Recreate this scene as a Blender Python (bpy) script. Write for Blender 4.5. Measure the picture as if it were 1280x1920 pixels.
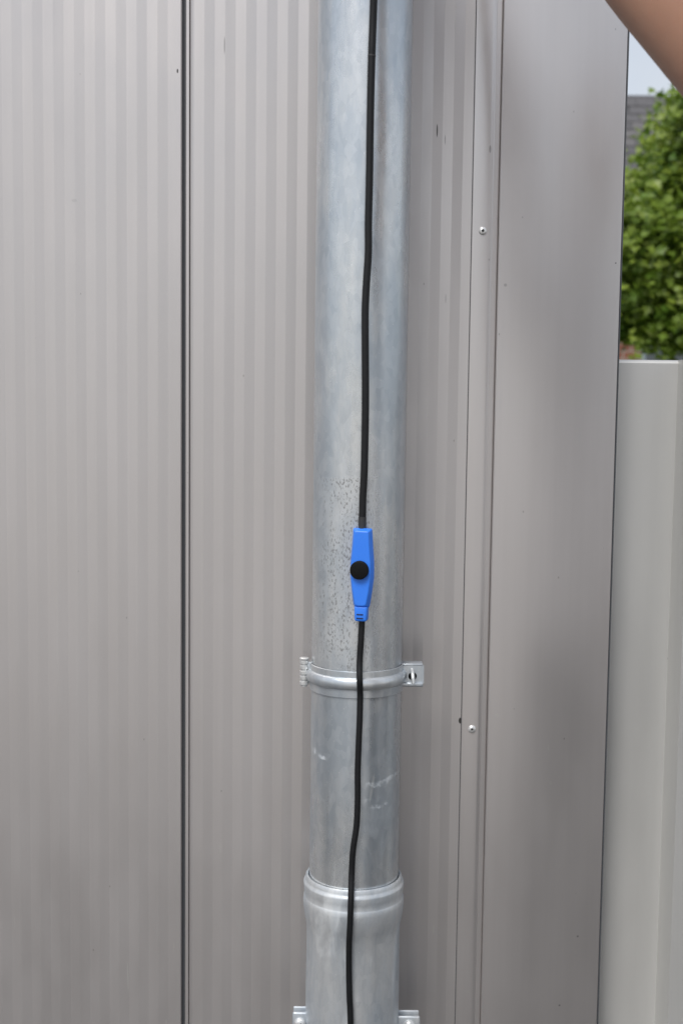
import bpy, bmesh, math, random
import numpy as np
from mathutils import Vector, Matrix

for o in list(bpy.data.objects):
    bpy.data.objects.remove(o)
scn = bpy.context.scene
COL = scn.collection
R = math.radians
random.seed(7)

# ------------------------------------------------------------------ camera
FPX, IW, IH = 2400.0, 1280.0, 1920.0
PITCH, ROLL = R(5.24), R(0.69)
CAM = Vector((0.0, -1.485, 1.25))
FWD = Vector((0, math.cos(PITCH), -math.sin(PITCH)))
_r0, _u0 = Vector((1, 0, 0)), Vector((0, math.sin(PITCH), math.cos(PITCH)))
RIGHT = math.cos(ROLL) * _r0 + math.sin(ROLL) * _u0
UP = -math.sin(ROLL) * _r0 + math.cos(ROLL) * _u0
cd = bpy.data.cameras.new('camera')
cam = bpy.data.objects.new('camera', cd)
COL.objects.link(cam)
cam.matrix_world = Matrix(((RIGHT.x, UP.x, -FWD.x, CAM.x), (RIGHT.y, UP.y, -FWD.y, CAM.y),
                           (RIGHT.z, UP.z, -FWD.z, CAM.z), (0, 0, 0, 1)))
cd.sensor_fit = 'VERTICAL'
cd.sensor_height = 36.0
cd.sensor_width = 24.0
cd.lens = FPX / IH * 36.0
cd.clip_start, cd.clip_end = 0.02, 600
cd.dof.use_dof = True
cd.dof.focus_distance = 1.40
cd.dof.aperture_fstop = 7.5
scn.camera = cam

# ------------------------------------------------------------------ sky, sun, exposure
SUN_AZ, SUN_EL = math.atan2(-0.45, -0.87), R(54)      # up, to the left and behind the camera
w = bpy.data.worlds.new('World')
scn.world = w
w.use_nodes = True
wt = w.node_tree
bg = wt.nodes['Background']
sky = wt.nodes.new('ShaderNodeTexSky')
sky.sky_type = 'NISHITA'
sky.sun_disc = False
sky.sun_elevation = SUN_EL
sky.sun_rotation = SUN_AZ
sky.dust_density = 2.0                                 # hazy air
wtc = wt.nodes.new('ShaderNodeTexCoord')
wmp = wt.nodes.new('ShaderNodeMapping')
wmp.inputs['Scale'].default_value = (1.0, 1.0, 2.4)
wnz = wt.nodes.new('ShaderNodeTexNoise')
wnz.inputs['Scale'].default_value = 2.3
wnz.inputs['Detail'].default_value = 7
wrp = wt.nodes.new('ShaderNodeValToRGB')
wrp.color_ramp.elements[0].position, wrp.color_ramp.elements[0].color = 0.30, (.50, .50, .50, 1)
wrp.color_ramp.elements[1].position, wrp.color_ramp.elements[1].color = 0.62, (.76, .76, .76, 1)
wmx = wt.nodes.new('ShaderNodeMix')
wmx.data_type = 'RGBA'
wmx.inputs[7].default_value = (4.7, 4.8, 4.95, 1)       # thin bright cloud sheet
wt.links.new(wtc.outputs['Generated'], wmp.inputs[0])
wt.links.new(wmp.outputs[0], wnz.inputs['Vector'])
wt.links.new(wnz.outputs[0], wrp.inputs[0])
wt.links.new(wrp.outputs[0], wmx.inputs[0])
wt.links.new(sky.outputs[0], wmx.inputs[6])
wt.links.new(wmx.outputs[2], bg.inputs[0])
bg.inputs[1].default_value = 0.10
sd = bpy.data.lights.new('sun', 'SUN')
sd.energy, sd.angle, sd.color = 1.45, R(24), (1, .975, .935)
sun = bpy.data.objects.new('sun', sd)
COL.objects.link(sun)
sdir = Vector((math.sin(SUN_AZ) * math.cos(SUN_EL), math.cos(SUN_AZ) * math.cos(SUN_EL), math.sin(SUN_EL)))
sun.rotation_euler = sdir.to_track_quat('Z', 'Y').to_euler()
sun.location = sdir * 20
scn.render.engine = 'CYCLES'
scn.view_settings.view_transform = 'Standard'
scn.view_settings.look = 'None'
scn.view_settings.exposure = 0.70
scn.view_settings.gamma = 1.0
scn.view_settings.use_curve_mapping = False


def at(px, py, Y):
    """the point of the plane y=Y that a pixel of the photograph looks at"""
    d = FWD * FPX + RIGHT * (px - IW / 2) + UP * (IH / 2 - py)
    return CAM + d * ((Y - CAM.y) / d.y)


# ------------------------------------------------------------------ mesh helpers
def link(name, me, mat=None, parent=None):
    o = bpy.data.objects.new(name, me)
    COL.objects.link(o)
    if me is not None and mat is not None:
        me.materials.append(mat)
    if parent is not None:
        o.parent = parent
    return o


def tag(o, label=None, cat=None, group=None, kind=None):
    if label: o['label'] = label
    if cat: o['category'] = cat
    if group: o['group'] = group
    if kind: o['kind'] = kind
    return o


def empty(name, loc=(0, 0, 0), label=None, cat=None):
    o = link(name, None)
    o.location = loc
    o.empty_display_size = .05
    return tag(o, label, cat)


def mesh_of(name, V, F, smooth=False, angle=40):
    me = bpy.data.meshes.new(name)
    me.from_pydata([tuple(v) for v in V], [], F)
    me.update()
    if smooth:
        for p in me.polygons: p.use_smooth = True
        me.set_sharp_from_angle(angle=R(angle))
    return me


def from_bm(name, bm, smooth=False, angle=40):
    me = bpy.data.meshes.new(name)
    bmesh.ops.recalc_face_normals(bm, faces=bm.faces)
    bm.to_mesh(me)
    bm.free()
    if smooth:
        for p in me.polygons: p.use_smooth = True
        me.set_sharp_from_angle(angle=R(angle))
    return me


def box_me(name, lo, hi, bevel=0.0, seg=2):
    bm = bmesh.new()
    bmesh.ops.create_cube(bm, size=1)
    for v in bm.verts:
        v.co = Vector([lo[i] + (v.co[i] + .5) * (hi[i] - lo[i]) for i in range(3)])
    if bevel:
        bmesh.ops.bevel(bm, geom=bm.edges[:], offset=bevel, segments=seg, affect='EDGES', profile=.5)
    return from_bm(name, bm, bevel > 0, 50)


def extrude(name, pts, z0, z1, smooth=True, angle=25, closed=False, nz=1):
    """vertical sheet over a plan polyline"""
    n = len(pts)
    V, F = [], []
    for k in range(nz + 1):
        z = z0 + (z1 - z0) * k / nz
        V += [(x, y, z) for x, y in pts]
    for k in range(nz):
        for i in range(n if closed else n - 1):
            j = (i + 1) % n
            F.append((k * n + i, k * n + j, (k + 1) * n + j, (k + 1) * n + i))
    if closed:
        F.append(tuple(range(n))[::-1])
        F.append(tuple(range(nz * n, nz * n + n)))
    return mesh_of(name, V, F, smooth, angle)


def lathe(name, prof, seg=72, center=(0, 0, 0), axis='Z', angle=30, caps=False):
    V, F = [], []
    n = len(prof)
    for r, z in prof:
        for s in range(seg):
            a = 2 * math.pi * s / seg
            p = (r * math.cos(a), r * math.sin(a), z)
            if axis == 'Y': p = (p[0], -p[2], p[1])      # profile height runs towards the camera
            V.append((p[0] + center[0], p[1] + center[1], p[2] + center[2]))
    for i in range(n - 1):
        for s in range(seg):
            t = (s + 1) % seg
            F.append((i * seg + s, i * seg + t, (i + 1) * seg + t, (i + 1) * seg + s))
    if caps:
        F.append(tuple(range(seg))[::-1])
        F.append(tuple(range((n - 1) * seg, n * seg)))
    return mesh_of(name, V, F, True, angle)


def spline(pts, n):
    """Catmull-Rom through pts"""
    P = [Vector(p) for p in pts]
    P = [P[0] * 2 - P[1]] + P + [P[-1] * 2 - P[-2]]
    out = []
    for i in range(1, len(P) - 2):
        a, b, c, d = P[i - 1:i + 3]
        for k in range(n):
            t = k / n
            out.append(.5 * ((2 * b) + (c - a) * t + (2 * a - 5 * b + 4 * c - d) * t * t + (3 * b - a - 3 * c + d) * t ** 3))
    out.append(P[-2])
    return out


def tube(name, path, rad, seg=14, caps=True):
    V, F = [], []
    n = len(path)
    up = Vector((0.3, 1, 0.1))
    for i, p in enumerate(path):
        t = (path[min(i + 1, n - 1)] - path[max(i - 1, 0)]).normalized()
        a = t.cross(up).normalized()
        b = a.cross(t).normalized()
        up = b
        r = rad(i / (n - 1)) if callable(rad) else rad
        for s in range(seg):
            q = 2 * math.pi * s / seg
            V.append(p + a * (r * math.cos(q)) + b * (r * math.sin(q)))
    for i in range(n - 1):
        for s in range(seg):
            t = (s + 1) % seg
            F.append((i * seg + s, i * seg + t, (i + 1) * seg + t, (i + 1) * seg + s))
    if caps:
        F.append(tuple(range(seg))[::-1])
        F.append(tuple(range((n - 1) * seg, n * seg)))
    me = mesh_of(name, V, F, True, 60)
    bm = bmesh.new(); bm.from_mesh(me)
    bmesh.ops.recalc_face_normals(bm, faces=bm.faces)
    bm.to_mesh(me); bm.free()
    return me


# ------------------------------------------------------------------ material helpers
class NT:
    def __init__(s, name):
        s.m = bpy.data.materials.new(name)
        s.m.use_nodes = True
        s.t = s.m.node_tree
        s.b = s.t.nodes['Principled BSDF']
        s.out = s.t.nodes['Material Output']
        s.tc = s.t.nodes.new('ShaderNodeTexCoord')

    def n(s, kind, **kw):
        x = s.t.nodes.new('ShaderNode' + kind)
        for k, v in kw.items(): setattr(x, k, v)
        return x

    def put(s, sock, v):
        if isinstance(v, bpy.types.NodeSocket): s.t.links.new(v, sock)
        elif hasattr(sock.default_value, '__len__') and not hasattr(v, '__len__'): sock.default_value = [v] * len(sock.default_value)
        elif hasattr(v, '__len__') and len(sock.default_value) == 4 and len(v) == 3: sock.default_value = (*v, 1)
        else: sock.default_value = v

    def math(s, op, a, b=0.0, c=0.0, clamp=False):
        x = s.n('Math', operation=op, use_clamp=clamp)
        for i, v in enumerate((a, b, c)): s.put(x.inputs[i], v)
        return x.outputs[0]

    def coord(s, scale=(1, 1, 1), loc=(0, 0, 0)):
        x = s.n('Mapping')
        s.t.links.new(s.tc.outputs['Object'], x.inputs[0])
        x.inputs['Scale'].default_value = scale
        x.inputs['Location'].default_value = loc
        return x.outputs[0]

    def noise(s, scale, detail=4, rough=.55, vec=None, dist=0.0):
        x = s.n('TexNoise')
        s.t.links.new(vec if vec is not None else s.tc.outputs['Object'], x.inputs['Vector'])
        x.inputs['Scale'].default_value = scale
        x.inputs['Detail'].default_value = detail
        x.inputs['Roughness'].default_value = rough
        x.inputs['Distortion'].default_value = dist
        return x.outputs[0]

    def voro(s, scale, vec=None, feature='F1', out=0, rand=1.0):
        x = s.n('TexVoronoi', feature=feature)
        s.t.links.new(vec if vec is not None else s.tc.outputs['Object'], x.inputs['Vector'])
        x.inputs['Scale'].default_value = scale
        x.inputs['Randomness'].default_value = rand
        return x.outputs[out]

    def step(s, v, lo, hi, a=0.0, b=1.0):
        x = s.n('MapRange', interpolation_type='SMOOTHSTEP')
        s.put(x.inputs['Value'], v)
        for k, q in (('From Min', lo), ('From Max', hi), ('To Min', a), ('To Max', b)): s.put(x.inputs[k], q)
        return x.outputs[0]

    def mix(s, f, a, b, blend='MIX'):
        x = s.n('Mix', data_type='RGBA', blend_type=blend)
        s.put(x.inputs[0], f); s.put(x.inputs[6], a); s.put(x.inputs[7], b)
        return x.outputs[2]

    def xyz(s):
        x = s.n('SeparateXYZ')
        s.t.links.new(s.tc.outputs['Object'], x.inputs[0])
        return x.outputs

    def bump(s, h, strength, dist=0.001, normal=None):
        x = s.n('Bump')
        s.put(x.inputs['Height'], h)
        x.inputs['Strength'].default_value = strength
        x.inputs['Distance'].default_value = dist
        if normal is not None: s.t.links.new(normal, x.inputs['Normal'])
        return x.outputs[0]

    def spot(s, X, Z, x0, z0, wx, wz, lean=0.0):
        """elongated mark: 1 inside, 0 outside"""
        dz = s.math('SUBTRACT', Z, z0)
        dx = s.math('SUBTRACT', X, x0)
        if lean: dx = s.math('SUBTRACT', dx, s.math('MULTIPLY', dz, lean))
        a = s.math('POWER', s.math('DIVIDE', dx, wx), 2)
        b = s.math('POWER', s.math('DIVIDE', dz, wz), 2)
        return s.step(s.math('ADD', a, b), 1.3, .5)

    def set(s, **kw):
        for k, v in kw.items(): s.put(s.b.inputs[k.replace('_', ' ')], v)
        return s.m


def simple(name, col, rough=.5, metal=0.0, var=.12, scale=30, bump=0.0):
    t = NT(name)
    nz = t.noise(scale, 5)
    dark = tuple(c * (1 - var) for c in col)
    lite = tuple(min(1, c * (1 + var)) for c in col)
    t.set(Base_Color=t.mix(nz, dark, lite), Roughness=t.step(nz, .2, .8, rough * .9, min(1, rough * 1.12)), Metallic=metal)
    if bump: t.set(Normal=t.bump(nz, bump, .001))
    return t.m


# painted metallic-grey cladding steel
def paint(name, col, marks=(), rough=.40, metal=.70, wave=.14):
    t = NT(name)
    X, Y, Z = t.xyz()
    cloud = t.noise(1.0, 5, .6, t.coord((3.2, 3.2, 1.1)))
    streak = t.noise(1.0, 4, .6, t.coord((95, 95, 1.6)))
    fine = t.noise(1.0, 2, .5, t.coord((2600, 2600, 2600)))
    c = t.mix(t.step(cloud, .3, .7), tuple(v * .95 for v in col), tuple(v * 1.04 for v in col))
    c = t.mix(t.step(streak, .35, .75, 0, .16), c, tuple(v * .84 for v in col))
    c = t.mix(t.step(fine, .3, .7, 0, .06), c, tuple(v * 1.35 for v in col))
    # tiny dust specks and short run marks
    sp = t.voro(1.0, t.coord((31, 31, 19)))
    c = t.mix(t.step(sp, .034, .016, 0, .35), c, (.10, .095, .085))
    ru = t.voro(1.0, t.coord((24, 24, 3.2), (.3, .1, .7)))
    c = t.mix(t.math('MULTIPLY', t.step(ru, .050, .02), t.step(cloud, .45, .6, 0, .35)), c, (.55, .55, .54))
    for (x0, z0, wx, wz, colr, amt, lean) in marks:
        c = t.mix(t.math('MULTIPLY', t.spot(X, Z, x0, z0, wx, wz, lean), amt), c, colr)
    rg = t.step(t.noise(1.0, 5, .6, t.coord((14, 14, 5))), .3, .7, rough * .9, rough * 1.15)
    bn = t.bump(t.noise(1.0, 2, .5, t.coord((7, 7, 2.2))), wave, .004)
    t.set(Base_Color=c, Roughness=rg, Metallic=metal, Normal=bn)
    return t.m


WHITE, DARK = (.62, .61, .58), (.035, .033, .03)


def mk(px, py, wpx, hpx, col, amt, lean=0.0, Y=0.0):
    p = at(px, py, Y)
    s = 1.49 / FPX
    return (p.x, p.z, wpx * s, hpx * s, col, amt, lean)


wall_marks = [mk(240, 1832, 1.2, 30, WHITE, .85, -.03), mk(421, 85, .9, 16, DARK, .55), mk(819, 245, 1.3, 12, DARK, .85),
              mk(834, 262, 1, 9, DARK, .4), mk(333, 133, 1.6, 4, DARK, .9), mk(140, 376, 5, 3, (.12, .12, .12), .14),
              mk(28, 1730, 1, 13, WHITE, .4), mk(413, 1590, 1, 12, WHITE, .55), mk(326, 1775, 1, 10, WHITE, .4),
              mk(812, 1742, 1.6, 9, WHITE, .55), mk(312, 1916, 2, 5, WHITE, .6), mk(835, 560, 1, 9, DARK, .3),
              mk(862, 1351, 3, 6, DARK, .95), mk(62, 520, 1, 7, WHITE, .3)]
trim_marks = [mk(1026, 1400, 1.5, 7, WHITE, .6), mk(1030, 1466, 2.5, 4, WHITE, .5), mk(930, 1339, 5, 2.5, WHITE, .45),
              mk(899, 1862, 3, 7, WHITE, .8, .4), mk(877, 1858, 4, 3, WHITE, .35), mk(946, 535, 3, 3, DARK, .3),
              mk(1152, 494, 1.5, 1.5, DARK, .7), mk(918, 280, 2, 7, DARK, .4), mk(885, 1660, 2, 2, WHITE, .5),
              mk(920, 1660, 4, 1.5, WHITE, .4), mk(1081, 1753, 2, 2, DARK, .5), mk(1047, 1882, 2, 2, DARK, .5), mk(880, 268, 2, 2, DARK, .8)]
M_PANEL = paint('grey_panel_paint', (.560, .533, .524), wall_marks)
M_TRIM = paint('grey_trim_paint', (.585, .558, .550), trim_marks, rough=.31, wave=.02)
M_FENCE = paint('light_grey_fence_paint', (.67, .665, .645), (), rough=.40, metal=.42)
M_SEAL_SHADE = simple('rubber_seal_and_shade', (.075, .080, .088), .6)  # rubber of the panel joints, also the painted dark lines beside the trim
M_CABLE = simple('black_cable_rubber', (.010, .0105, .012), .42, 0, .3, 220, .1)
M_CABLE.node_tree.nodes['Principled BSDF'].inputs['Specular IOR Level'].default_value = .3
M_SLEEVE = simple('charcoal_sleeve', (.03, .03, .031), .5, 0, .2, 300)
M_BUTTON = simple('black_button_plastic', (.006, .006, .0065), .55, 0, .3, 300)
M_BUTTON.node_tree.nodes['Principled BSDF'].inputs['Specular IOR Level'].default_value = .15
M_SLOT_SHADE = simple('slot_shade_blue', (.004, .015, .09), .6)
M_ZINC = simple('zinc_plated_steel', (.66, .67, .67), .34, .55, .12, 160, .08)
M_RIVET = simple('aluminium_rivet', (.80, .80, .79), .30, .55, .08, 300)
M_MANDREL = simple('rivet_pin', (.05, .05, .05), .5, .4)


def blue_plastic():
    t = NT('blue_plastic')
    X, Y, Z = t.xyz()
    fine = t.noise(900, 3)
    c = t.mix(t.noise(60, 4), (.030, .205, .86), (.038, .235, .92))
    sc = t.voro(1, t.coord((260, 260, 45)))
    c = t.mix(t.step(sc, .06, .03, 0, .25), c, (.25, .45, .95))
    t.set(Base_Color=c, Roughness=t.step(fine, .3, .7, .36, .46), Normal=t.bump(fine, .08, .0003))
    return t.m


M_BLUE = blue_plastic()
PAX, PAY, PR = at(672, 960, -.075).x, -.075, .0503     # downpipe axis and radius


def galvanised(name, base=.65, rough=.27, metal=.74, print_zone=False, chalk=.10):
    t = NT(name)
    X, Y, Z = t.xyz()
    big = t.noise(1, 5, .6, t.coord((22, 22, 6)))
    vert = t.noise(1, 5, .62, t.coord((75, 75, 5)))
    span = t.voro(1, t.coord((160, 160, 90)), out=1)
    fine = t.noise(420, 4, .6)
    hi = (base * 1.04, base * 1.07, base * 1.09)
    lo = (base * .74, base * .83, base * .92)
    c = t.mix(t.step(big, .36, .64), lo, hi)
    c = t.mix(t.step(vert, .48, .72, 0, .45), c, (base * .70, base * .77, base * .84))
    sv = t.n('SeparateColor'); t.t.links.new(span, sv.inputs[0])
    c = t.mix(.16, c, t.mix(sv.outputs[0], (base * .6, base * .64, base * .68), (base * 1.3,) * 3))
    c = t.mix(t.step(fine, .55, .75, 0, .22), c, (base * .62, base * .64, base * .66))
    whitef = t.step(t.noise(1, 6, .65, t.coord((30, 30, 11), (.4, .2, .9)), .8), .52, .70, 0, chalk)
    c = t.mix(whitef, c, (.72, .75, .76))
    specks = t.voro(1, t.coord((190, 190, 120)))
    c = t.mix(t.step(specks, .10, .04, 0, .7), c, (.85, .86, .86))
    rg = t.step(t.math('ADD', t.math('MULTIPLY', big, .6), t.math('MULTIPLY', vert, .4)), .35, .68, rough * 1.25, rough * .85)
    rg = t.math('ADD', rg, t.math('MULTIPLY', whitef, .5))
    mt = t.math('SUBTRACT', metal, t.math('MULTIPLY', whitef, .9))
    if print_zone:
        z_hi, z_lo = at(672, 897, -.125).z, at(672, 1262, -.125).z
        ang = t.math('SUBTRACT', X, PAX)
        zone = t.math('MULTIPLY', t.step(Z, z_hi + .0015, z_hi - .0015), t.step(Z, z_lo - .02, z_lo + .02))
        zone = t.math('MULTIPLY', zone, t.step(t.math('ADD', ang, t.math('MULTIPLY', t.noise(60, 3), .02)), .032, .014))
        zone = t.math('MULTIPLY', zone, t.step(t.math('ADD', ang, t.math('MULTIPLY', t.noise(45, 3), .03)), -.036, -.012))
        # rows of oxidised pits in upright columns
        col_ = t.noise(1, 2, .5, t.coord((210, 210, 3)))
        pit = t.noise(1, 3, .55, t.coord((600, 600, 280)))
        patch = t.noise(1, 3, .6, t.coord((45, 45, 26), (.7, .3, .2)))
        pk = t.math('MULTIPLY', t.step(pit, .53, .62), t.step(t.math('ADD', col_, t.math('MULTIPLY', patch, .9)), .80, .98))
        c = t.mix(t.math('MULTIPLY', zone, .24), c, (.45, .44, .42))
        c = t.mix(t.math('MULTIPLY', t.math('MULTIPLY', zone, pk), .62), c, (.13, .125, .12))
        mt = t.math('SUBTRACT', mt, t.math('MULTIPLY', zone, .25))
        rg = t.math('ADD', rg, t.math('MULTIPLY', zone, .10))
        # chalky water marks below the clamp
        for (py, wd, amt, x0, x1) in ((1452, .0035, .35, -.05, -.03), (1475, .0035, .42, .008, .052), (1508, .0070, .34, .006, .040)):
            zz = at(672, py, -.125).z
            wob = t.math('MULTIPLY', t.math('SUBTRACT', t.noise(48, 3, .6), .5), .03)
            arc = t.math('MULTIPLY', t.math('POWER', t.math('SUBTRACT', ang, .01), 2), 6.0)
            d = t.math('ABSOLUTE', t.math('SUBTRACT', t.math('SUBTRACT', t.math('ADD', Z, wob), zz), arc))
            k = t.math('MULTIPLY', t.step(d, wd, wd * .35), t.step(t.noise(75, 4, .6), .40, .66))
            k = t.math('MULTIPLY', k, t.math('MULTIPLY', t.step(ang, x0, x0 + .006), t.step(ang, x1, x1 - .006)))
            c = t.mix(t.math('MULTIPLY', k, amt), c, (.80, .84, .86))
            mt = t.math('SUBTRACT', mt, t.math('MULTIPLY', k, .5), clamp=True)
        p = at(697, 1475, -.118)
        k = t.spot(X, Z, p.x, p.z, .0016, .016, .14)
        c = t.mix(t.math('MULTIPLY', k, .55), c, (.82, .85, .86))
    bn = t.bump(t.noise(1, 3, .5, t.coord((18, 18, 7))), .22, .004)
    bn = t.bump(t.noise(130, 3, .5), .06, .0010, bn)
    t.set(Base_Color=c, Roughness=rg, Metallic=mt, Normal=bn)
    return t.m


M_PIPE = galvanised('galvanised_pipe', print_zone=True)
M_SOCKET = galvanised('galvanised_socket', base=.64, rough=.40, metal=.56, chalk=.28)
M_BAND = galvanised('galvanised_clamp', base=.66, rough=.30, metal=.7, chalk=.12)

# ------------------------------------------------------------------ ground
def ground_mat():
    t = NT('dark_asphalt_strip')
    n1 = t.noise(.7, 6); n2 = t.noise(60, 4)
    c = t.mix(n1, (.048, .044, .040), (.070, .064, .058))
    c = t.mix(t.step(n2, .4, .7, 0, .4), c, (.035, .034, .033))
    t.set(Base_Color=c, Roughness=.9, Normal=t.bump(n2, .4, .004))
    return t.m


def paving_mat():
    t = NT('pale_concrete')
    n1 = t.noise(.9, 6); n2 = t.noise(70, 4)
    c = t.mix(n1, (.33, .31, .285), (.43, .41, .38))
    c = t.mix(t.step(n2, .4, .7, 0, .35), c, (.27, .26, .245))
    t.set(Base_Color=c, Roughness=.9, Normal=t.bump(n2, .3, .003))
    return t.m


def lawn_mat():
    t = NT('lawn_green')
    c = t.mix(t.noise(3, 6), (.04, .08, .018), (.09, .14, .03))
    t.set(Base_Color=c, Roughness=.9, Normal=t.bump(t.noise(90, 4), .8, .02))
    return t.m


def sheet(name, x0, x1, y0, y1, z, mat):
    o = link(name, mesh_of(name, [(x0, y0, z), (x1, y0, z), (x1, y1, z), (x0, y1, z)], [(0, 1, 2, 3)]), mat)
    return tag(o, kind='structure')


sheet('ground', -220, 220, -220, 220, 0, paving_mat())
sheet('path', -40, 40, -2.3, .05, .004, ground_mat())  # unseen dark strip, added to darken what the lower wall reflects
sheet('lawn', .9, 60, .9, 60, .008, lawn_mat())

# ------------------------------------------------------------------ the clad building
TOPZ = 3.6
bld = empty('metal_building', (0, 0, 0), 'grey metal clad building with finely ribbed wall panels and a flat corner trim', 'building')
PERIOD = 37.9 * 1.487 / FPX
TILT = math.tan(R(6.0))


def rib_profile(x0, x1, phase):
    """shallow fine ribs: facets leaning alternately left and right"""
    pts = [(x0 + .0, .010), (x0, .0012), (x0 + .0012, 0)]
    xs = []
    k = math.ceil((x0 + .004 - phase) / (PERIOD / 2))
    while phase + k * PERIOD / 2 < x1 - .004:
        xs.append((phase + k * PERIOD / 2, k % 2)); k += 1
    for x, odd in xs:
        y = (PERIOD / 4 * TILT) * (1 if odd else -1)
        e = .0007
        pts += [(x - e, y * .88), (x, y * .97), (x + e, y * .88)]
    pts += [(x1 - .0012, 0), (x1, .0012), (x1, .010)]
    return pts


xs_gap0 = at(340.5, 960, 0).x          # right edge of the left panel
xs_gap1 = at(347.9, 960, 0).x
xs_led1 = at(355.0, 960, -0.0).x
x_flange = at(873, 960, -.0015).x
PANW = 1.0
ph = at(15 + 9.5, 300, 0).x


def seam(xg):
    """joint between two panels: dark rubber gap and a narrow step"""
    g0, g1, g2 = xg, xg + (xs_gap1 - xs_gap0), xg + (xs_led1 - xs_gap0)
    link('seal_or_shade_strip', box_me('seal_or_shade_strip', (g0 - .012, .0060, 0), (g1 + .003, .02, TOPZ)), M_SEAL_SHADE, bld)
    link('joint_ledge', extrude('joint_ledge', [(g1, .0064), (g1, .0012), (g1 + .0008, .0005), (g2 - .0010, .0005), (g2 - .0004, .0010), (g2 - .0004, .0135)],
                                0, TOPZ), M_PANEL, bld)
    return g2 + .0006


start = {}
for k in range(4):
    start[k] = seam(xs_gap0 - k * PANW)
link('cladding_panel', extrude('cladding_panel', rib_profile(start[0], x_flange + .03, ph + .25 * PERIOD), 0, TOPZ), M_PANEL, bld)
for k in range(3):
    link('cladding_panel', extrude('cladding_panel', rib_profile(start[k + 1], xs_gap0 - k * PANW, ph), 0, TOPZ), M_PANEL, bld)

# corner flashing: riveted flange, tight groove, broad flat face, return along the side
xa, xb = x_flange, at(912, 960, 0).x
xg0, xg1, xr = at(915.8, 960, 0).x, at(922.6, 960, -.004).x, at(1148.5, 960, -.004).x
prof = [(xa + .0002, .004), (xa, -.0010), (xa + .0004, -.0017), (xa + .0012, -.0020), (xb - .006, -.0020), (xb - .003, -.0017),
        (xb - .0008, -.0008), (xb + .0010, .0006), (xb + .0022, .0024), (xg0 + .0001, .0050), (xg0 + .0003, .022), (xg1, .022), (xg1, -.0022), (xg1 + .0003, -.0033),
        (xg1 + .0010, -.0040), (xr - .0016, -.0040), (xr - .0006, -.0036), (xr, -.0024), (xr + .0002, 0), (xr + .0002, .14), (xr + .0002, 6.0)]
link('corner_trim', extrude('corner_trim', prof, 0, TOPZ), M_TRIM, bld)
XR = xr
link('edge_gap_strip', box_me('edge_gap_strip', (xr + .0004, -.0022, 0), (xr + .0019, .032, TOPZ)), M_SEAL_SHADE, bld)  # thin dark strip drawn in for the dark gap at the corner edge
link('seal_or_shade_strip', box_me('seal_or_shade_strip', (xa - .0008, -.0009, 0), (xa - .0001, .003, TOPZ)), M_SEAL_SHADE, bld)  # dark strip painting in the shadow line under the flange's left edge
SX0 = xs_gap0 - 3 * PANW
link('rear_wall', extrude('rear_wall', [(XR, 6.0), (SX0 - .9, 6.0), (SX0 - .9, .02), (SX0 - .02, .02)], 0, TOPZ), M_PANEL, bld)
link('roof', box_me('roof', (SX0 - .95, -.03, TOPZ), (XR + .03, 6.05, TOPZ + .12), .01), M_TRIM, bld)

rv = lathe('rivet', [(.0047, 0), (.0046, .0006), (.0041, .0014), (.0030, .0021), (.0018, .0024), (.0016, .0019), (.0014, .0006), (.0, .0006)], 24, axis='Y', angle=45)
mv = lathe('mandrel', [(.0013, .0005), (.0013, .0014), (.0009, .0017), (0, .0017)], 16, axis='Y')
rv.materials.append(M_RIVET); mv.materials.append(M_MANDREL)
zr0, zr1 = at(900, 433, -.002), at(883.5, 1367, -.002)
xrv = at(893, 960, -.002).x
for z in (zr0.z + (zr0.z - zr1.z) * 2, zr0.z * 2 - zr1.z, zr0.z, zr1.z):
    o = link('rivet', rv, None, bld); o.location = (xrv, -.002, z)
    q = link('mandrel', mv, None, o)

# ------------------------------------------------------------------ downpipe
dp = empty('downpipe', (0, 0, 0), 'round galvanised steel downpipe with stained lower section and a bulged socket', 'drainpipe')
zsock = at(664, 1637, PAY).z            # height of the socket's mouth
link('pipe', lathe('pipe', [(PR, zsock - .06), (PR, zsock + .3), (PR, 1.6), (PR, TOPZ + .02)], 96, (PAX, PAY, 0)), M_PIPE, dp)
RS = .0530                               # socket pipe radius
sp = [(PR + .0006, zsock - .004), (PR + .0012, zsock), (PR + .0028, zsock + .0006), (PR + .0040, zsock - .0012), (PR + .0042, zsock - .0040),
      (PR + .0049, zsock - .0062), (PR + .0062, zsock - .0075), (PR + .0066, zsock - .0095), (PR + .0058, zsock - .0160), (PR + .0054, zsock - .0225), (PR + .0058, zsock - .0236), (PR + .0064, zsock - .0252),
      (PR + .0067, zsock - .030), (PR + .0062, zsock - .037), (PR + .0052, zsock - .045), (PR + .0040, zsock - .051), (RS, zsock - .058),
      (RS - .0004, zsock - .075), (RS + .0002, zsock - .14), (RS, zsock - .3), (RS, -.02)]
link('socket', lathe('socket', sp, 96, (PAX, PAY, 0), angle=50), M_SOCKET, dp)

# ------------------------------------------------------------------ upper clamp
zc = at(668, 1263.5, PAY).z
cl = empty('pipe_clamp', (0, 0, 0), 'shiny galvanised pipe clamp with a rounded band and a pinned tab below the blue switch', 'clamp')
rb = PR + .0008
bp = [(rb, zc + .0135), (rb + .0010, zc + .0130), (rb + .0012, zc + .0070)]
for k in range(11):
    a = math.pi * k / 10
    bp.append((rb + .0012 + .0041 * math.sin(a), zc + .0068 * math.cos(a) - .0002))
bp += [(rb + .0012, zc - .0075), (rb + .0010, zc - .0155), (rb, zc - .0162)]
link('band', lathe('band', bp, 96, (PAX, PAY, 0), angle=45), M_BAND, cl)
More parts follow.
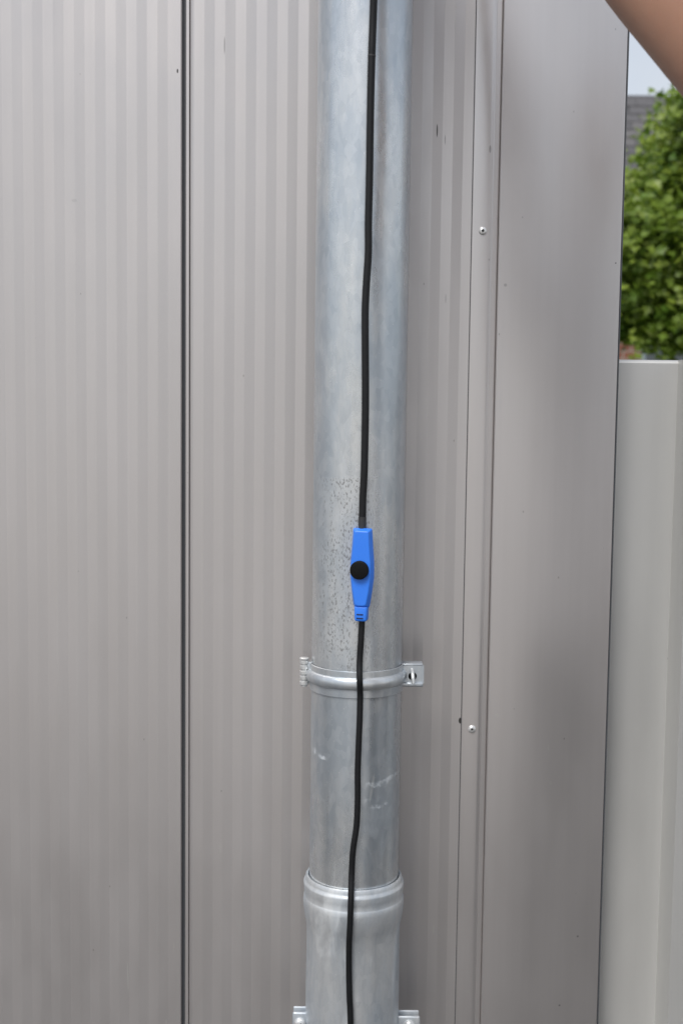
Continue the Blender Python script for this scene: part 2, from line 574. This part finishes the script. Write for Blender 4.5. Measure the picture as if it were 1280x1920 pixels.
# hinge on the left: five knuckles on a pin
h0, h1 = at(570.5, 1235, PAY), at(570.5, 1284, PAY)
hx, hz1, hz0 = h0.x, h0.z, h1.z
HY = PAY - .002
nk = 5
for k in range(nk):
    a, b = hz0 + (hz1 - hz0) * k / nk + .0009, hz0 + (hz1 - hz0) * (k + 1) / nk - .0009
    rr = .0048 if k % 2 else .0050
    link('knuckle', lathe('knuckle', [(0, a), (rr - .0005, a), (rr, a + .0004), (rr, b - .0004), (rr - .0005, b), (0, b)], 28, (hx, HY, 0), angle=50), M_ZINC, cl)
link('hinge_pin', lathe('hinge_pin', [(0, hz0 - .001), (.0036, hz0 - .001), (.0036, hz1), (.0052, hz1), (.0053, hz1 + .0012), (.0046, hz1 + .0018), (0, hz1 + .0018)], 28, (hx, HY, 0), angle=50), M_ZINC, cl)
link('hinge_leaf', box_me('hinge_leaf', (hx, HY - .001, hz0 + .002), (PAX - PR + .002, HY + .001, hz1 - .003), .0004), M_BAND, cl)
# closing tab on the right
t0, t1 = at(754, 1247, PAY - .004), at(794, 1286, PAY - .004)
TY = PAY - .004
bm = bmesh.new()
hole = at(773, 1268, TY)
# front plate with a round opening
seg = 24
ring = [bm.verts.new((hole.x + .0047 * math.cos(2 * math.pi * i / seg), TY, hole.z + .0047 * math.sin(2 * math.pi * i / seg))) for i in range(seg)]
outer = []
for i in range(seg):
    a = 2 * math.pi * i / seg
    dx, dz = math.cos(a), math.sin(a)
    sx = ((t1.x if dx > 0 else t0.x) - hole.x) / dx if abs(dx) > 1e-6 else 9
    sz = ((t0.z if dz > 0 else t1.z) - hole.z) / dz if abs(dz) > 1e-6 else 9
    s = min(sx, sz)
    outer.append(bm.verts.new((hole.x + dx * s, TY, hole.z + dz * s)))
for i in range(seg):
    j = (i + 1) % seg
    bm.faces.new((ring[i], ring[j], outer[j], outer[i]))
g_ = bmesh.ops.extrude_face_region(bm, geom=bm.faces[:])
bmesh.ops.translate(bm, verts=[v for v in g_['geom'] if isinstance(v, bmesh.types.BMVert)], vec=(0, .0018, 0))
link('tab', from_bm('tab', bm), M_BAND, cl)
link('tab_flange', box_me('tab_flange', (t0.x - .002, TY - .0004, t0.z - .0004), (t1.x - .0015, TY + .016, t0.z + .0016), .0006), M_BAND, cl)
link('hole_shade_plate', box_me('hole_shade_plate', (t0.x - .004, TY + .0075, t1.z + .001), (t1.x - .0008, TY + .012, t0.z - .0012), .0005), M_BUTTON, cl)  # black plate standing in for the unlit depth behind the hole
link('tab_lip', box_me('tab_lip', (t0.x - .001, TY - .0030, t1.z - .0008), (t1.x - .001, TY + .0025, t1.z + .0042), .0012), M_BAND, cl)
pa, pb = at(772.5, 1257, TY - .001), at(774.5, 1282, TY - .010)
pth = spline([pa + Vector((0, .008, .001)), pa, pa.lerp(pb, .5) + Vector((0, -.002, .0005)), pb], 6)
link('pin', tube('pin', pth, lambda u: .0018 + .0004 * math.sin(u * 3), 14), M_ZINC, cl)
link('wall_stem', lathe('wall_stem', [(.004, -PAY - .01 - .075 - .0), (.004, .075 - PR + .0)], 16, (PAX, 0, zc), axis='Y') if False else
     box_me('wall_stem', (PAX - .004, PAY + PR, zc - .004), (PAX + .004, .012, zc + .004), .001), M_ZINC, cl)

# ------------------------------------------------------------------ lower clamp with two screwed ears
cl2 = empty('pipe_clamp', (0, 0, 0), 'pipe clamp at the foot of the frame with a domed screw in each ear', 'clamp')
ze = at(664, 1928, PAY).z
rb2 = RS + .0004
link('band', lathe('band', [(rb2, ze - .002), (rb2 + .0016, ze - .0026), (rb2 + .002, ze - .008), (rb2 + .002, ze - .022), (rb2 + .0016, ze - .027), (rb2, ze - .0275)], 96, (PAX, PAY, 0)), M_BAND, cl2)
for s, xpx0, xpx1, ytop in ((-1, 548, 584, 1898), (1, 744, 787, 1905)):
    a, b = at(xpx0, ytop, PAY - .007), at(xpx1, ytop, PAY - .007)
    lo_, hi_ = min(a.x, b.x), max(a.x, b.x)
    link('ear', box_me('ear', (lo_, PAY - .0075, a.z - .030), (hi_, PAY - .0045, a.z), .0022, 3), M_SOCKET, cl2)
    link('rear_ear', box_me('rear_ear', (lo_ + .001, PAY + .0015, a.z - .030), (hi_ - .001, PAY + .0045, a.z + .0022), .001, 2), M_SOCKET, cl2)
    sx = at(562, 1919, PAY - .008) if s < 0 else at(767, 1923, PAY - .008)
    sc_ = link('screw', lathe('screw', [(.0066, -.0005), (.0067, .0006), (.0062, .0022), (.0048, .0036), (.0026, .0044), (0, .0047)], 28, axis='Y', angle=60), M_ZINC, cl2)
    sc_.location = (sx.x, PAY - .0078, sx.z)
    for ang in (0, 90):
        d = link('screw_slot', box_me('screw_slot', (-.0026, -.0051, -.0005), (.0026, -.0040, .0005)), M_MANDREL, sc_)
        d.rotation_euler = (0, R(ang + 30), 0)
    link('clamp_bolt', lathe('clamp_bolt', [(.003, -.016), (.003, .0)], 16, (sx.x, PAY - .0078, sx.z), axis='Y', caps=True), M_ZINC, cl2)
link('wall_stem', box_me('wall_stem', (PAX - .004, PAY + RS, ze - .016), (PAX + .004, .012, ze - .008), .001), M_ZINC, cl2)

# ------------------------------------------------------------------ black cord with the blue switch
GRIP = Vector((.030, -.150, 1.885))
cord = empty('switch_cord', (0, 0, 0), 'black cable with blue inline switch hanging down the galvanised pipe', 'cable')


def rad_at(z):
    r = PR
    if abs(z - zc) < .012: r = max(r, PR + .0062 * math.cos((z - zc) / .012 * 1.5))
    if z < zsock + .01:
        r = max(r, PR + .0066) if z > zsock - .045 else max(RS, PR + .0066 - (zsock - .045 - z) * .12)
    return r


def on_pipe(px, py, rc, lift=.0006):
    Y = PAY - PR - rc
    for _ in range(6):
        p = at(px, py, Y)
        q = (rad_at(p.z) + rc + lift) ** 2 - (p.x - PAX) ** 2
        Y = PAY - math.sqrt(max(q, 1e-6))
    return at(px, py, Y)


RC1, RC2 = .0039, .0034
up_px = [(700.5, 0), (697, 100), (694.5, 200), (692.5, 330), (690.5, 420), (690.5, 470), (687.5, 520), (685, 565), (684.3, 610), (685, 750), (683.5, 850), (682, 900), (680, 935), (679, 985)]
up = [on_pipe(x, y, RC1) for x, y in up_px]
top0 = up[0]
upper = [Vector((.030, -.132, 3.55)), Vector((.030, -.132, 2.75)), Vector((.028, -.132, 2.3)), Vector((.030, -.140, 2.05)), GRIP, Vector((.0295, -.143, 1.80))] + up
link('upper_cable', tube('upper_cable', spline(upper, 8), RC1, 16), M_CABLE, cord)
sl0, sl1 = on_pipe(679, 969, RC1), on_pipe(679, 992, RC1)
link('cable_sleeve', tube('cable_sleeve', [sl0, sl0.lerp(sl1, .5), sl1], RC1 + .0003, 20), M_SLEEVE, cord)
jn = on_pipe(696.6, 106, RC1); jn2 = on_pipe(696.9, 103, RC1)
link('cable_joint', tube('cable_joint', [jn, jn2], RC1 + .00025, 20), M_SLEEVE, cord)
lo_px = [(678.5, 1160), (676.5, 1200), (674, 1240), (674, 1275), (675, 1305), (674, 1350), (672, 1400), (670.3, 1450), (670.3, 1500), (668, 1550), (661.5, 1595), (659, 1640),
         (657.5, 1690), (656, 1735), (654.3, 1770), (654, 1820), (655, 1870), (657, 1920)]
lo = [on_pipe(x, y, RC2) for x, y in lo_px]
e = lo[-1]
lower = lo + [e + Vector((.003, -.002, -.12)), Vector((e.x + .01, e.y - .01, .20)), Vector((e.x - .01, e.y - .03, .05)), Vector((e.x - .10, e.y - .07, RC2 + .001)),
              Vector((-.6, -.22, RC2 + .001)), Vector((-1.4, -.16, RC2 + .001)), Vector((-2.6, -.2, RC2 + .001))]
link('lower_cable', tube('lower_cable', spline(lower, 8), RC2, 16), M_CABLE, cord)

# switch housing: lofted outline with chamfered sides
SY = PAY - PR - .0075
sc0 = at(678.8, 1064, SY)
mpx = 1.345 / FPX
ol = [(75, 18.3), (40, 20.2), (12, 22.6), (-2, 22.9), (-20, 22.8), (-45, 19.8), (-77, 16.0)]   # pixels above the middle, half width


def outline(grow, cut=0.0):
    pts = []
    hs = [h for h, _ in ol]
    top, bot = hs[0], hs[-1]
    right = []
    for h, wd in ol:
        hh = h + (grow / mpx if h == top else (-grow / mpx if h == bot else 0))
        right.append((wd * mpx + grow, hh * mpx))
    r = .0014
    # rounded corners
    (w0, z0), (w1, z1) = right[0], right[-1]
    rr = [(w0 - r, z0), (w0 - r * .3, z0 - r * .3), (w0, z0 - r)] + right[1:-1] + [(w1, z1 + r * 2.2), (w1 - r * .6, z1 + r * .6), (w1 - r * 2.0, z1)]
    return rr + [(-x, z) for x, z in reversed(rr)]


layers = [(-.0060, -.0026), (-.0052, -.0008), (0, 0.0), (.0058, -.0021), (.0069, -.0026), (.0074, -.0034)]
V, F = [], []
for d, g in layers:
    V += [(x, -d, z) for x, z in outline(g)]
n = len(outline(0))
for k in range(len(layers) - 1):
    for i in range(n):
        j = (i + 1) % n
        F.append((k * n + i, k * n + j, (k + 1) * n + j, (k + 1) * n + i))
F.append(tuple(range(n))); F.append(tuple(range((len(layers) - 1) * n, len(layers) * n)))
me = mesh_of('switch_housing', V, F)
bm = bmesh.new(); bm.from_mesh(me)
me = from_bm('switch_housing', bm, True, 14)
sw = link('switch_housing', me, M_BLUE, cord)
sw.location = sc0
sw.rotation_euler = (0, 0, R(-13))
bt = link('push_button', lathe('push_button', [(.0098, .0064), (.0099, .0080), (.0099, .0116), (.0095, .0122), (.0088, .0124), (0, .0125)], 48, (-.0010, 0, -3.0 * mpx), axis='Y', angle=45), M_BUTTON, sw)
link('button_collar', lathe('button_collar', [(.0108, .0060), (.0108, .0078), (.0104, .0080), (.0095, .0080)], 48, (-.0010, 0, -3.0 * mpx), axis='Y', angle=45), M_BUTTON, sw) if False else None
nz0 = -78 * mpx
bm = bmesh.new()
bmesh.ops.create_cube(bm, size=1)
for v in bm.verts:
    wd = .0072 if v.co.z > 0 else .0066
    v.co = Vector((v.co.x * 2 * wd, v.co.y * .0115 - .0004, nz0 - .0055 + v.co.z * .0165))
bmesh.ops.bevel(bm, geom=bm.edges[:], offset=.0022, segments=3, affect='EDGES', profile=.5)
link('strain_relief', from_bm('strain_relief', bm, True, 50), M_BLUE, sw)
for k in range(2):
    zz = nz0 - .0062 - k * .0041
    link('grip_slot', box_me('grip_slot', (-.0042, -.0064, zz - .0008), (.0030, -.0055, zz + .0008), .0002, 1), M_SLOT_SHADE, sw)  # raised dark box, the recess's shade put into its colour

# ------------------------------------------------------------------ fence beyond the corner
FY = .034
fn = empty('metal_fence', (0, 0, 0), 'light grey profiled metal fence right of the building corner', 'fence')
ft = at(1215, 676, FY).z
fx0 = at(1270, 690, FY).x
P0 = [(XR - .10, FY)]
x = fx0
while x < 3.4:
    P0 += [(x, FY), (x + .003, FY - .050), (x + .139, FY - .050), (x + .142, FY)]
    x += .290
P0.append((x, FY))
n = len(P0)
V, F = [], []
lv = [(0, 0), (0, ft - .0030), (.0008, ft - .0014), (.0022, ft), (.0040, ft + .0008), (.012, ft + .0010), (.0130, ft), (.0130, ft - .04)]
for dy, z in lv:
    V += [(px, py + dy, z) for px, py in P0]
for k in range(len(lv) - 1):
    for i in range(n - 1):
        F.append((k * n + i, k * n + i + 1, (k + 1) * n + i + 1, (k + 1) * n + i))
link('fence_sheet', mesh_of('fence_sheet', V, F, True, 25), M_FENCE, fn)
for k in range(3):
    link('post', box_me('post', (XR + .35 + k * 1.15, FY + .0145, 0), (XR + .41 + k * 1.15, FY + .074, ft - .05), .004), M_FENCE, fn)
link('rail', box_me('rail', (XR - .05, FY + .0745, ft - .30), (3.4, FY + .10, ft - .25), .003), M_FENCE, fn)

# ------------------------------------------------------------------ house beyond
M_BRICK = NT('red_brick')
_b = M_BRICK.n('TexBrick')
_mp = M_BRICK.n('Mapping'); M_BRICK.t.links.new(M_BRICK.tc.outputs['Object'], _mp.inputs[0]); _mp.inputs['Rotation'].default_value = (R(90), 0, 0)
M_BRICK.t.links.new(_mp.outputs[0], _b.inputs['Vector'])
for k_, v_ in (('Color1', (.30, .12, .08, 1)), ('Color2', (.22, .085, .06, 1)), ('Mortar', (.35, .32, .28, 1)), ('Scale', 2.2)): _b.inputs[k_].default_value = v_
M_BRICK = M_BRICK.set(Base_Color=_b.outputs[0], Roughness=.9)
M_FRAME = simple('blue_grey_window_frame', (.30, .35, .42), .5)
M_GLASS = NT('window_glass').set(Base_Color=(.05, .065, .08), Roughness=.06, Metallic=0.0, Specular_IOR_Level=.9)


def slate_mat(name, c):
    t = NT(name)
    n1, n2 = t.noise(7, 5), t.noise(38, 4, .65)
    cc = t.mix(n1, tuple(v * .75 for v in c), tuple(v * 1.2 for v in c))
    cc = t.mix(t.step(n2, .58, .72, 0, .5), cc, (.30, .30, .29))
    t.set(Base_Color=cc, Roughness=.72, Normal=t.bump(n2, .3, .004))
    return t.m


SL = [slate_mat('slate_grey', (.105, .102, .108)), slate_mat('slate_dark', (.085, .083, .090)), slate_mat('slate_pale', (.125, .120, .122))]
HY0 = 17.0
ridge = at(1215, 179, HY0 + 3.2)
eave_z = 2.75
hx0, hx1 = 1.0, 11.0
hs = empty('brick_house', (0, 0, 0), 'house with dark slate roof behind the tree', 'house')
link('wall', box_me('wall', (hx0 + .3, HY0 + .4, 0), (hx1 - .3, HY0 + 6.0, eave_z + .12)), M_BRICK, hs)
rf = link('roof', mesh_of('roof', [(hx0, HY0, eave_z - .02), (hx1, HY0, eave_z - .02), (hx1, ridge.y, ridge.z - .07), (hx0, ridge.y, ridge.z - .07), (hx0, 2 * ridge.y - HY0, eave_z - .02), (hx1, 2 * ridge.y - HY0, eave_z - .02)],
                                  [(0, 1, 2, 3), (3, 2, 5, 4), (0, 3, 4), (1, 5, 2)]), SL[1], hs)
link('ridge_cap', tube('ridge_cap', [Vector((hx0 - .02, ridge.y, ridge.z - .06)), Vector((hx1 + .02, ridge.y, ridge.z - .06))], .06, 10), SL[1], rf)
sv_ = Vector((0, ridge.y - HY0, ridge.z - eave_z)); sl_len = sv_.length; sv_.normalize()
pitch_ = math.atan2(sv_.z, sv_.y)
TW, TG = .30, .21
tme = []
for m_ in SL:
    t_ = box_me('slate', (0, 0, 0), (TW - .008, TG + .05, .014)); t_.materials.append(m_); tme.append(t_)
rows = int(sl_len / TG)
cols = int((hx1 - hx0) / TW)
cand = []
for r_ in range(rows):
    for c_ in range(cols):
        x_ = hx0 + c_ * TW + (TW / 2 if r_ % 2 else 0)
        if x_ + TW > hx1: continue
        p_ = Vector((x_, HY0, eave_z)) + sv_ * (r_ * TG) + Vector((0, -math.sin(pitch_), math.cos(pitch_))) * (.004)
        cand.append(((Vector((x_, p_.z * 1.0, 0)) - Vector((at(1215, 240, HY0 + 2.5).x, at(1215, 240, HY0 + 2.5).z, 0))).length, p_))
cand.sort(key=lambda q: q[0])
rt = random.Random(3)
for d_, p_ in cand[:180]:
    o = link('slate', tme[rt.choice((0, 0, 1, 2))], None, rf)
    o.location = p_ + Vector((rt.uniform(-.004, .004), 0, rt.uniform(0, .004)))
    o.rotation_euler = (pitch_ - R(3.2), 0, R(rt.uniform(-.8, .8)))
V, F = [], []
mr = Matrix.Rotation(pitch_ - R(3.2), 3, 'X')
for d_, p_ in cand[180:]:
    b_ = len(V)
    for q in ((0, 0, 0), (TW - .008, 0, 0), (TW - .008, TG + .05, 0), (0, TG + .05, 0), (0, 0, .014), (TW - .008, 0, .014), (TW - .008, TG + .05, .014), (0, TG + .05, .014)):
        V.append(p_ + mr @ Vector(q))
    F += [tuple(b_ + i for i in f) for f in ((4, 5, 6, 7), (0, 1, 5, 4), (1, 2, 6, 5), (3, 0, 4, 7))]
tag(link('slates', mesh_of('slates', V, F), SL[0], rf), kind='stuff')
for wx in (3.05, 4.35, 6.2):
    wd = link('window', box_me('window', (wx, HY0 + .36, 1.05), (wx + .9, HY0 + .42, 2.3)), M_FRAME, hs)
    for sx in (0, 1):
        link('pane', box_me('pane', (wx + .06 + sx * .41, HY0 + .352, 1.12), (wx + .43 + sx * .41, HY0 + .358, 2.23)), M_GLASS, wd)

# ------------------------------------------------------------------ tree
def bark():
    t = NT('bark')
    n_ = t.noise(1, 5, .6, t.coord((30, 30, 6)))
    t.set(Base_Color=t.mix(n_, (.05, .037, .026), (.13, .10, .075)), Roughness=.9, Normal=t.bump(n_, .7, .01))
    return t.m


def leaf_mat():
    t = NT('leaf_green')
    at_ = t.n('Attribute', attribute_name='tint')
    c = t.mix(at_.outputs['Fac'], (.085, .175, .018), (.28, .36, .050))
    t.set(Base_Color=c, Roughness=.45)
    tr = t.n('BsdfTranslucent')
    t.t.links.new(t.mix(.5, c, (.20, .30, .02)), tr.inputs[0])
    mx = t.n('MixShader'); mx.inputs[0].default_value = .32
    t.t.links.new(t.b.outputs[0], mx.inputs[1]); t.t.links.new(tr.outputs[0], mx.inputs[2])
    t.t.links.new(mx.outputs[0], t.out.inputs[0])
    return t.m


TY0 = 9.0
tb = at(1384, 425, TY0)
tree = empty('maple_tree', (tb.x, TY0, 0), 'leafy bright green tree behind the light grey fence', 'tree')
M_BARK = bark()


def L(v): return Vector(v) - Vector((tb.x, TY0, 0))


base = Vector((tb.x + .15, TY0, 0))
fork = Vector((tb.x + .08, TY0, 1.55))
link('trunk', tube('trunk', [L(p) for p in spline([base, base.lerp(fork, .5) + Vector((.03, .02, 0)), fork, Vector((tb.x, TY0, 2.6)), Vector((tb.x + .05, TY0, 3.5))], 6)], lambda u: .085 * (1 - .8 * u) + .012 + .03 * max(0, 1 - u * 12), 14), M_BARK, tree)
rt = random.Random(11)
for k in range(11):
    z = 1.5 + k * .15
    a = k * 2.4
    p0 = Vector((tb.x + .05, TY0, z))
    p2 = p0 + Vector((math.cos(a) * rt.uniform(.5, .8), math.sin(a) * rt.uniform(.5, .8), rt.uniform(.25, .6)))
    link('limb', tube('limb', [L(p) for p in spline([p0, p0.lerp(p2, .5) + Vector((0, 0, -.05)), p2], 5)], lambda u: .026 * (1 - .75 * u), 8), M_BARK, tree)
rng = np.random.default_rng(5)
m = (at(1000, 425, TY0) - at(999, 425, TY0)).length
rx, rzu, rzd = 268 * m, 240 * m, 240 * m
LV = np.array([(0, 0, 0), (.34, .12, .05), (.52, .46, .08), (.22, .52, .02), (.0, 1.0, -.06), (-.22, .52, .02), (-.52, .46, .08), (-.34, .12, .05)])
Vs, Fs, tint = [], [], []
cl_n = 800
sl_a, sl_b = at(1165, 335, TY0), at(1275, 180, TY0)
sl_k = (sl_b.z - sl_a.z) / (sl_b.x - sl_a.x)
vb = 0
for k in range(cl_n):
    d = rng.normal(size=3); d /= np.linalg.norm(d)
    rr_ = rng.uniform(.25, 1.0) ** .5
    lump = 1 + .16 * math.sin(5 * d[0] + 3 * d[2] + 1.1) + .12 * math.sin(9 * d[2] - 4 * d[1])
    c = np.array([tb.x, TY0, tb.z]) + np.sign(d) * np.abs(d) ** (1.0 if d[2] > 0 else .8) * rr_ * lump * np.array([rx, rx, rzu if d[2] > 0 else rzd])
    if c[2] > sl_a.z + (c[0] - sl_a.x) * sl_k: continue       # the crown's left shoulder falls away
    ct = rng.uniform(0, 1)
    nl = int(rng.uniform(48, 96))
    for q in range(nl):
        off = rng.normal(size=3) * np.array([.095, .095, .06])
        sz = rng.uniform(.048, .092)
        nn = np.array([-.1, -.6, .7]) + rng.normal(size=3) * .5; nn /= np.linalg.norm(nn)
        tt = np.cross(nn, rng.normal(size=3)); tt /= np.linalg.norm(tt)
        bb = np.cross(nn, tt)
        P = c + off + sz * (LV[:, :1] * tt + (LV[:, 1:2] - .5) * bb + LV[:, 2:3] * nn)
        Vs.append(P - np.array([tb.x, TY0, 0]))
        Fs += [(vb, vb + 1, vb + 2, vb + 3), (vb, vb + 3, vb + 4), (vb, vb + 4, vb + 5), (vb, vb + 5, vb + 6, vb + 7)]
        tint += [min(1, max(0, .55 * ct + rng.uniform(-.1, .5)))] * 8
        vb += 8
me = bpy.data.meshes.new('crown')
me.from_pydata(np.concatenate(Vs).tolist(), [], Fs)
at_ = me.attributes.new('tint', 'FLOAT', 'POINT')
at_.data.foreach_set('value', tint)
me.update()
tag(link('crown', me, leaf_mat(), tree), kind='stuff')

# ------------------------------------------------------------------ person reaching in from the right, holding the cable above the frame
def skin_mat():
    t = NT('skin')
    n1, n2 = t.noise(14, 5, .6), t.noise(420, 3, .6)
    c = t.mix(n1, (.240, .116, .072), (.315, .168, .106))
    fr = t.voro(150)
    c = t.mix(t.step(fr, .13, .05, 0, .45), c, (.20, .085, .055))
    c = t.mix(t.step(n2, .5, .8, 0, .25), c, (.34, .16, .115))
    t.set(Base_Color=c, Roughness=.48, Normal=t.bump(n2, .25, .0006), Subsurface_Weight=.12, Subsurface_Scale=.01)
    return t.m


def blob_mesh(name, parts, voxel, smooth=6):
    """tapered limbs and ellipsoids fused into one continuous surface"""
    bm = bmesh.new()
    for pt in parts:
        if pt[0] == 'e':
            _, c, r = pt
            g = bmesh.ops.create_uvsphere(bm, u_segments=20, v_segments=12, radius=1)
            for v in g['verts']: v.co = Vector((v.co.x * r[0] + c[0], v.co.y * r[1] + c[1], v.co.z * r[2] + c[2]))
        else:
            _, a, b, ra, rb_ = pt
            a, b = Vector(a), Vector(b)
            for c, r in ((a, ra), (b, rb_)):
                g = bmesh.ops.create_uvsphere(bm, u_segments=16, v_segments=10, radius=r)
                bmesh.ops.translate(bm, verts=g['verts'], vec=c)
            d = b - a
            g = bmesh.ops.create_cone(bm, cap_ends=True, segments=20, radius1=ra, radius2=rb_, depth=d.length,
                                      matrix=Matrix.Translation((a + b) / 2) @ d.to_track_quat('Z', 'Y').to_matrix().to_4x4())
    me = from_bm(name, bm)
    o = bpy.data.objects.new('tmp', me); COL.objects.link(o)
    r_ = o.modifiers.new('r', 'REMESH'); r_.mode = 'VOXEL'; r_.voxel_size = voxel; r_.use_smooth_shade = True
    s_ = o.modifiers.new('s', 'SMOOTH'); s_.factor = .5; s_.iterations = smooth
    dg = bpy.context.evaluated_depsgraph_get()
    out = bpy.data.meshes.new_from_object(o.evaluated_get(dg))
    bpy.data.objects.remove(o); bpy.data.meshes.remove(me)
    out.name = name
    for p in out.polygons: p.use_smooth = True
    return out


person = empty('person', (.55, -.70, 0), 'person with a bare raised arm reaching in at the upper right corner', 'person')
PO = Vector((.55, -.70, 0))


def rel(parts):
    out = []
    for p in parts:
        if p[0] == 'e': out.append(('e', tuple(Vector(p[1]) - PO), p[2]))
        else: out.append(('c', tuple(Vector(p[1]) - PO), tuple(Vector(p[2]) - PO), p[3], p[4]))
    return out


SH = Vector((.425, -.455, 1.425))                        # raised shoulder
# axis of the upper arm: offset to the upper right of its lower edge in the photograph
e1, e2 = at(1130, 0, -.40), at(1280, 178, -.52)
ad = (e1 - e2).normalized()
perp = ad.cross(FWD).normalized()
if perp.x < 0: perp = -perp
A2 = e2 + perp * .050
A1 = e1 + perp * .047
EL = A1 + ad * .065
SH = A2 - ad * .110
WR = GRIP + Vector((.050, -.030, -.055))
SR = Vector((SH.x + .41, SH.y - .14, 1.40))
body = [('c', SH, A2, .052, .045), ('c', A2, A1, .045, .041), ('c', A1, EL, .041, .039), ('e', EL + Vector((.008, -.012, 0)), (.041, .041, .041)),
        ('c', EL, EL.lerp(WR, .3), .039, .041), ('c', EL.lerp(WR, .3), WR, .041, .025),
        ('c', WR, GRIP + Vector((.030, -.020, -.028)), .024, .024), ('c', GRIP + Vector((.030, -.020, -.028)), GRIP + Vector((.030, -.022, .022)), .018, .016)]
for k in range(4):
    z = -.028 + k * .0185
    q = (.95, 1.0, 1.05, .85)[k]
    f = [Vector((.030, -.030, z)), Vector((.006 - .006 * q, -.034, z + .001)), Vector((-.014 * q, -.016, z + .001)), Vector((-.009, -.0045, z))]
    for i in range(3):
        body.append(('c', GRIP + f[i], GRIP + f[i + 1], .0092 - i * .0006, .0088 - i * .0008))
th = [Vector((.034, -.010, -.02)), Vector((.026, .008, .012)), Vector((.010, .014, .036)), Vector((-.004, .004, .048))]
for i in range(3): body.append(('c', GRIP + th[i], GRIP + th[i + 1], .012 - i * .0014, .0112 - i * .0014))
HC = Vector(((SH.x + SR.x) / 2 + .07, SH.y + .02, 1.645))
CH = Vector(((SH.x + SR.x) / 2 + .05, (SH.y + SR.y) / 2, 1.28))
ELR = SR + Vector((.07, .0, -.30)); WRR = ELR + Vector((-.01, .10, -.23))
body += [('e', CH, (.165, .105, .20)), ('c', SH, CH + Vector((-.05, 0, .10)), .055, .09), ('c', SR, CH + Vector((.06, 0, .08)), .055, .09),
         ('e', CH + Vector((0, 0, -.25)), (.145, .10, .18)), ('e', CH + Vector((0, 0, -.42)), (.165, .115, .13)),
         ('c', CH + Vector((0, .0, .17)), HC + Vector((0, -.02, -.06)), .058, .052),
         ('e', HC, (.075, .095, .112)), ('e', HC + Vector((0, .03, -.06)), (.055, .06, .06)), ('c', HC + Vector((0, .09, .005)), HC + Vector((0, .108, -.025)), .009, .014),
         ('e', HC + Vector((-.076, -.005, -.01)), (.010, .02, .032)), ('e', HC + Vector((.076, -.005, -.01)), (.010, .02, .032)),
         ('c', HC + Vector((-.02, .088, -.058)), HC + Vector((.02, .088, -.058)), .007, .007), ('c', HC + Vector((-.045, .084, .022)), HC + Vector((.045, .084, .022)), .010, .010),
         ('c', SR, ELR, .050, .040), ('c', ELR, WRR, .040, .026), ('c', WRR, WRR + Vector((0, .03, -.07)), .026, .028)]
for k in range(4):
    a = WRR + Vector((-.022 + k * .015, .035, -.08)); ln = (.9, 1.05, 1.0, .8)[k]
    b = a + Vector((0, .012, -.035 * ln)); c = b + Vector((0, -.006, -.035 * ln))
    body += [('c', a, b, .0095, .009), ('c', b, c, .009, .0075)]
body += [('c', WRR + Vector((-.022, .02, -.03)), WRR + Vector((-.045, .04, -.065)), .012, .011), ('c', WRR + Vector((-.045, .04, -.065)), WRR + Vector((-.042, .05, -.095)), .011, .009)]
HIP = CH + Vector((0, 0, -.42))
legs = []
for s in (-1, 1):
    h, kn, an = HIP + Vector((s * .09, 0, -.04)), Vector((HIP.x + s * .11, HIP.y + .02, .46)), Vector((HIP.x + s * .12, HIP.y - .02, .09))
    body += [('c', h, kn, .085, .056), ('c', kn, an, .056, .038), ('c', an, an + Vector((s * .02, .12, -.050)), .036, .026)]
    legs.append((h, kn, an, s))
link('body', blob_mesh('body', rel(body), .0055, 10), skin_mat(), person)
shirt = [('e', CH, (.180, .120, .21)), ('c', SH + (CH - SH) * .02, CH + Vector((-.05, 0, .09)), .066, .105), ('c', SR, CH + Vector((.06, 0, .08)), .066, .105),
         ('e', CH + Vector((0, 0, -.25)), (.168, .122, .20)), ('e', CH + Vector((0, 0, -.40)), (.182, .132, .14)),
         ('e', CH + Vector((0, 0, -.12)), (.172, .121, .20)), ('e', CH + Vector((0, 0, -.33)), (.174, .127, .18)),
         ('c', SH, SH + ad * .045, .064, .060), ('c', SR, SR.lerp(ELR, .6), .064, .060)]
M_SHIRT = simple('white_shirt_cotton', (.80, .80, .80), .85, 0, .06, 14, .1)
M_TROUSER = simple('dark_denim', (.012, .013, .017), .9, 0, .3, 80, .3)
link('shirt', blob_mesh('shirt', rel(shirt), .009, 24), M_SHIRT, person)
tr, n_ = [('e', HIP + Vector((0, 0, -.03)), (.178, .128, .14))], 0
for h, kn, an, s in legs:
    tr += [('c', h, kn, .098, .072), ('c', kn, an + Vector((0, 0, .02)), .072, .060)]
    sh = [('c', an + Vector((0, -.03, -.045)), an + Vector((s * .02, .10, -.055)), .050, .047), ('c', an + Vector((s * .02, .10, -.052)), an + Vector((s * .025, .17, -.052)), .047, .038), ('c', an, an + Vector((0, 0, -.04)), .045, .044)]
    link('shoe', blob_mesh('shoe', rel(sh), .008, 4), M_BUTTON, person)
link('trousers', blob_mesh('trousers', rel(tr), .009, 6), M_TROUSER, person)
hair = [('e', HC + Vector((0, -.018, .022)), (.083, .094, .105)), ('e', HC + Vector((0, -.05, -.03)), (.076, .060, .07))]
link('hair', blob_mesh('hair', rel(hair), .007, 3), simple('brown_hair', (.16, .10, .05), .6, 0, .4, 160, .5), person)
for s in (-1, 1):
    p = HC + Vector((s * .032, .083, .004)) - PO
    link('eye', blob_mesh('eye', [('e', p, (.013, .011, .009))], .003, 1), simple('eye_white', (.6, .6, .6), .2), person)
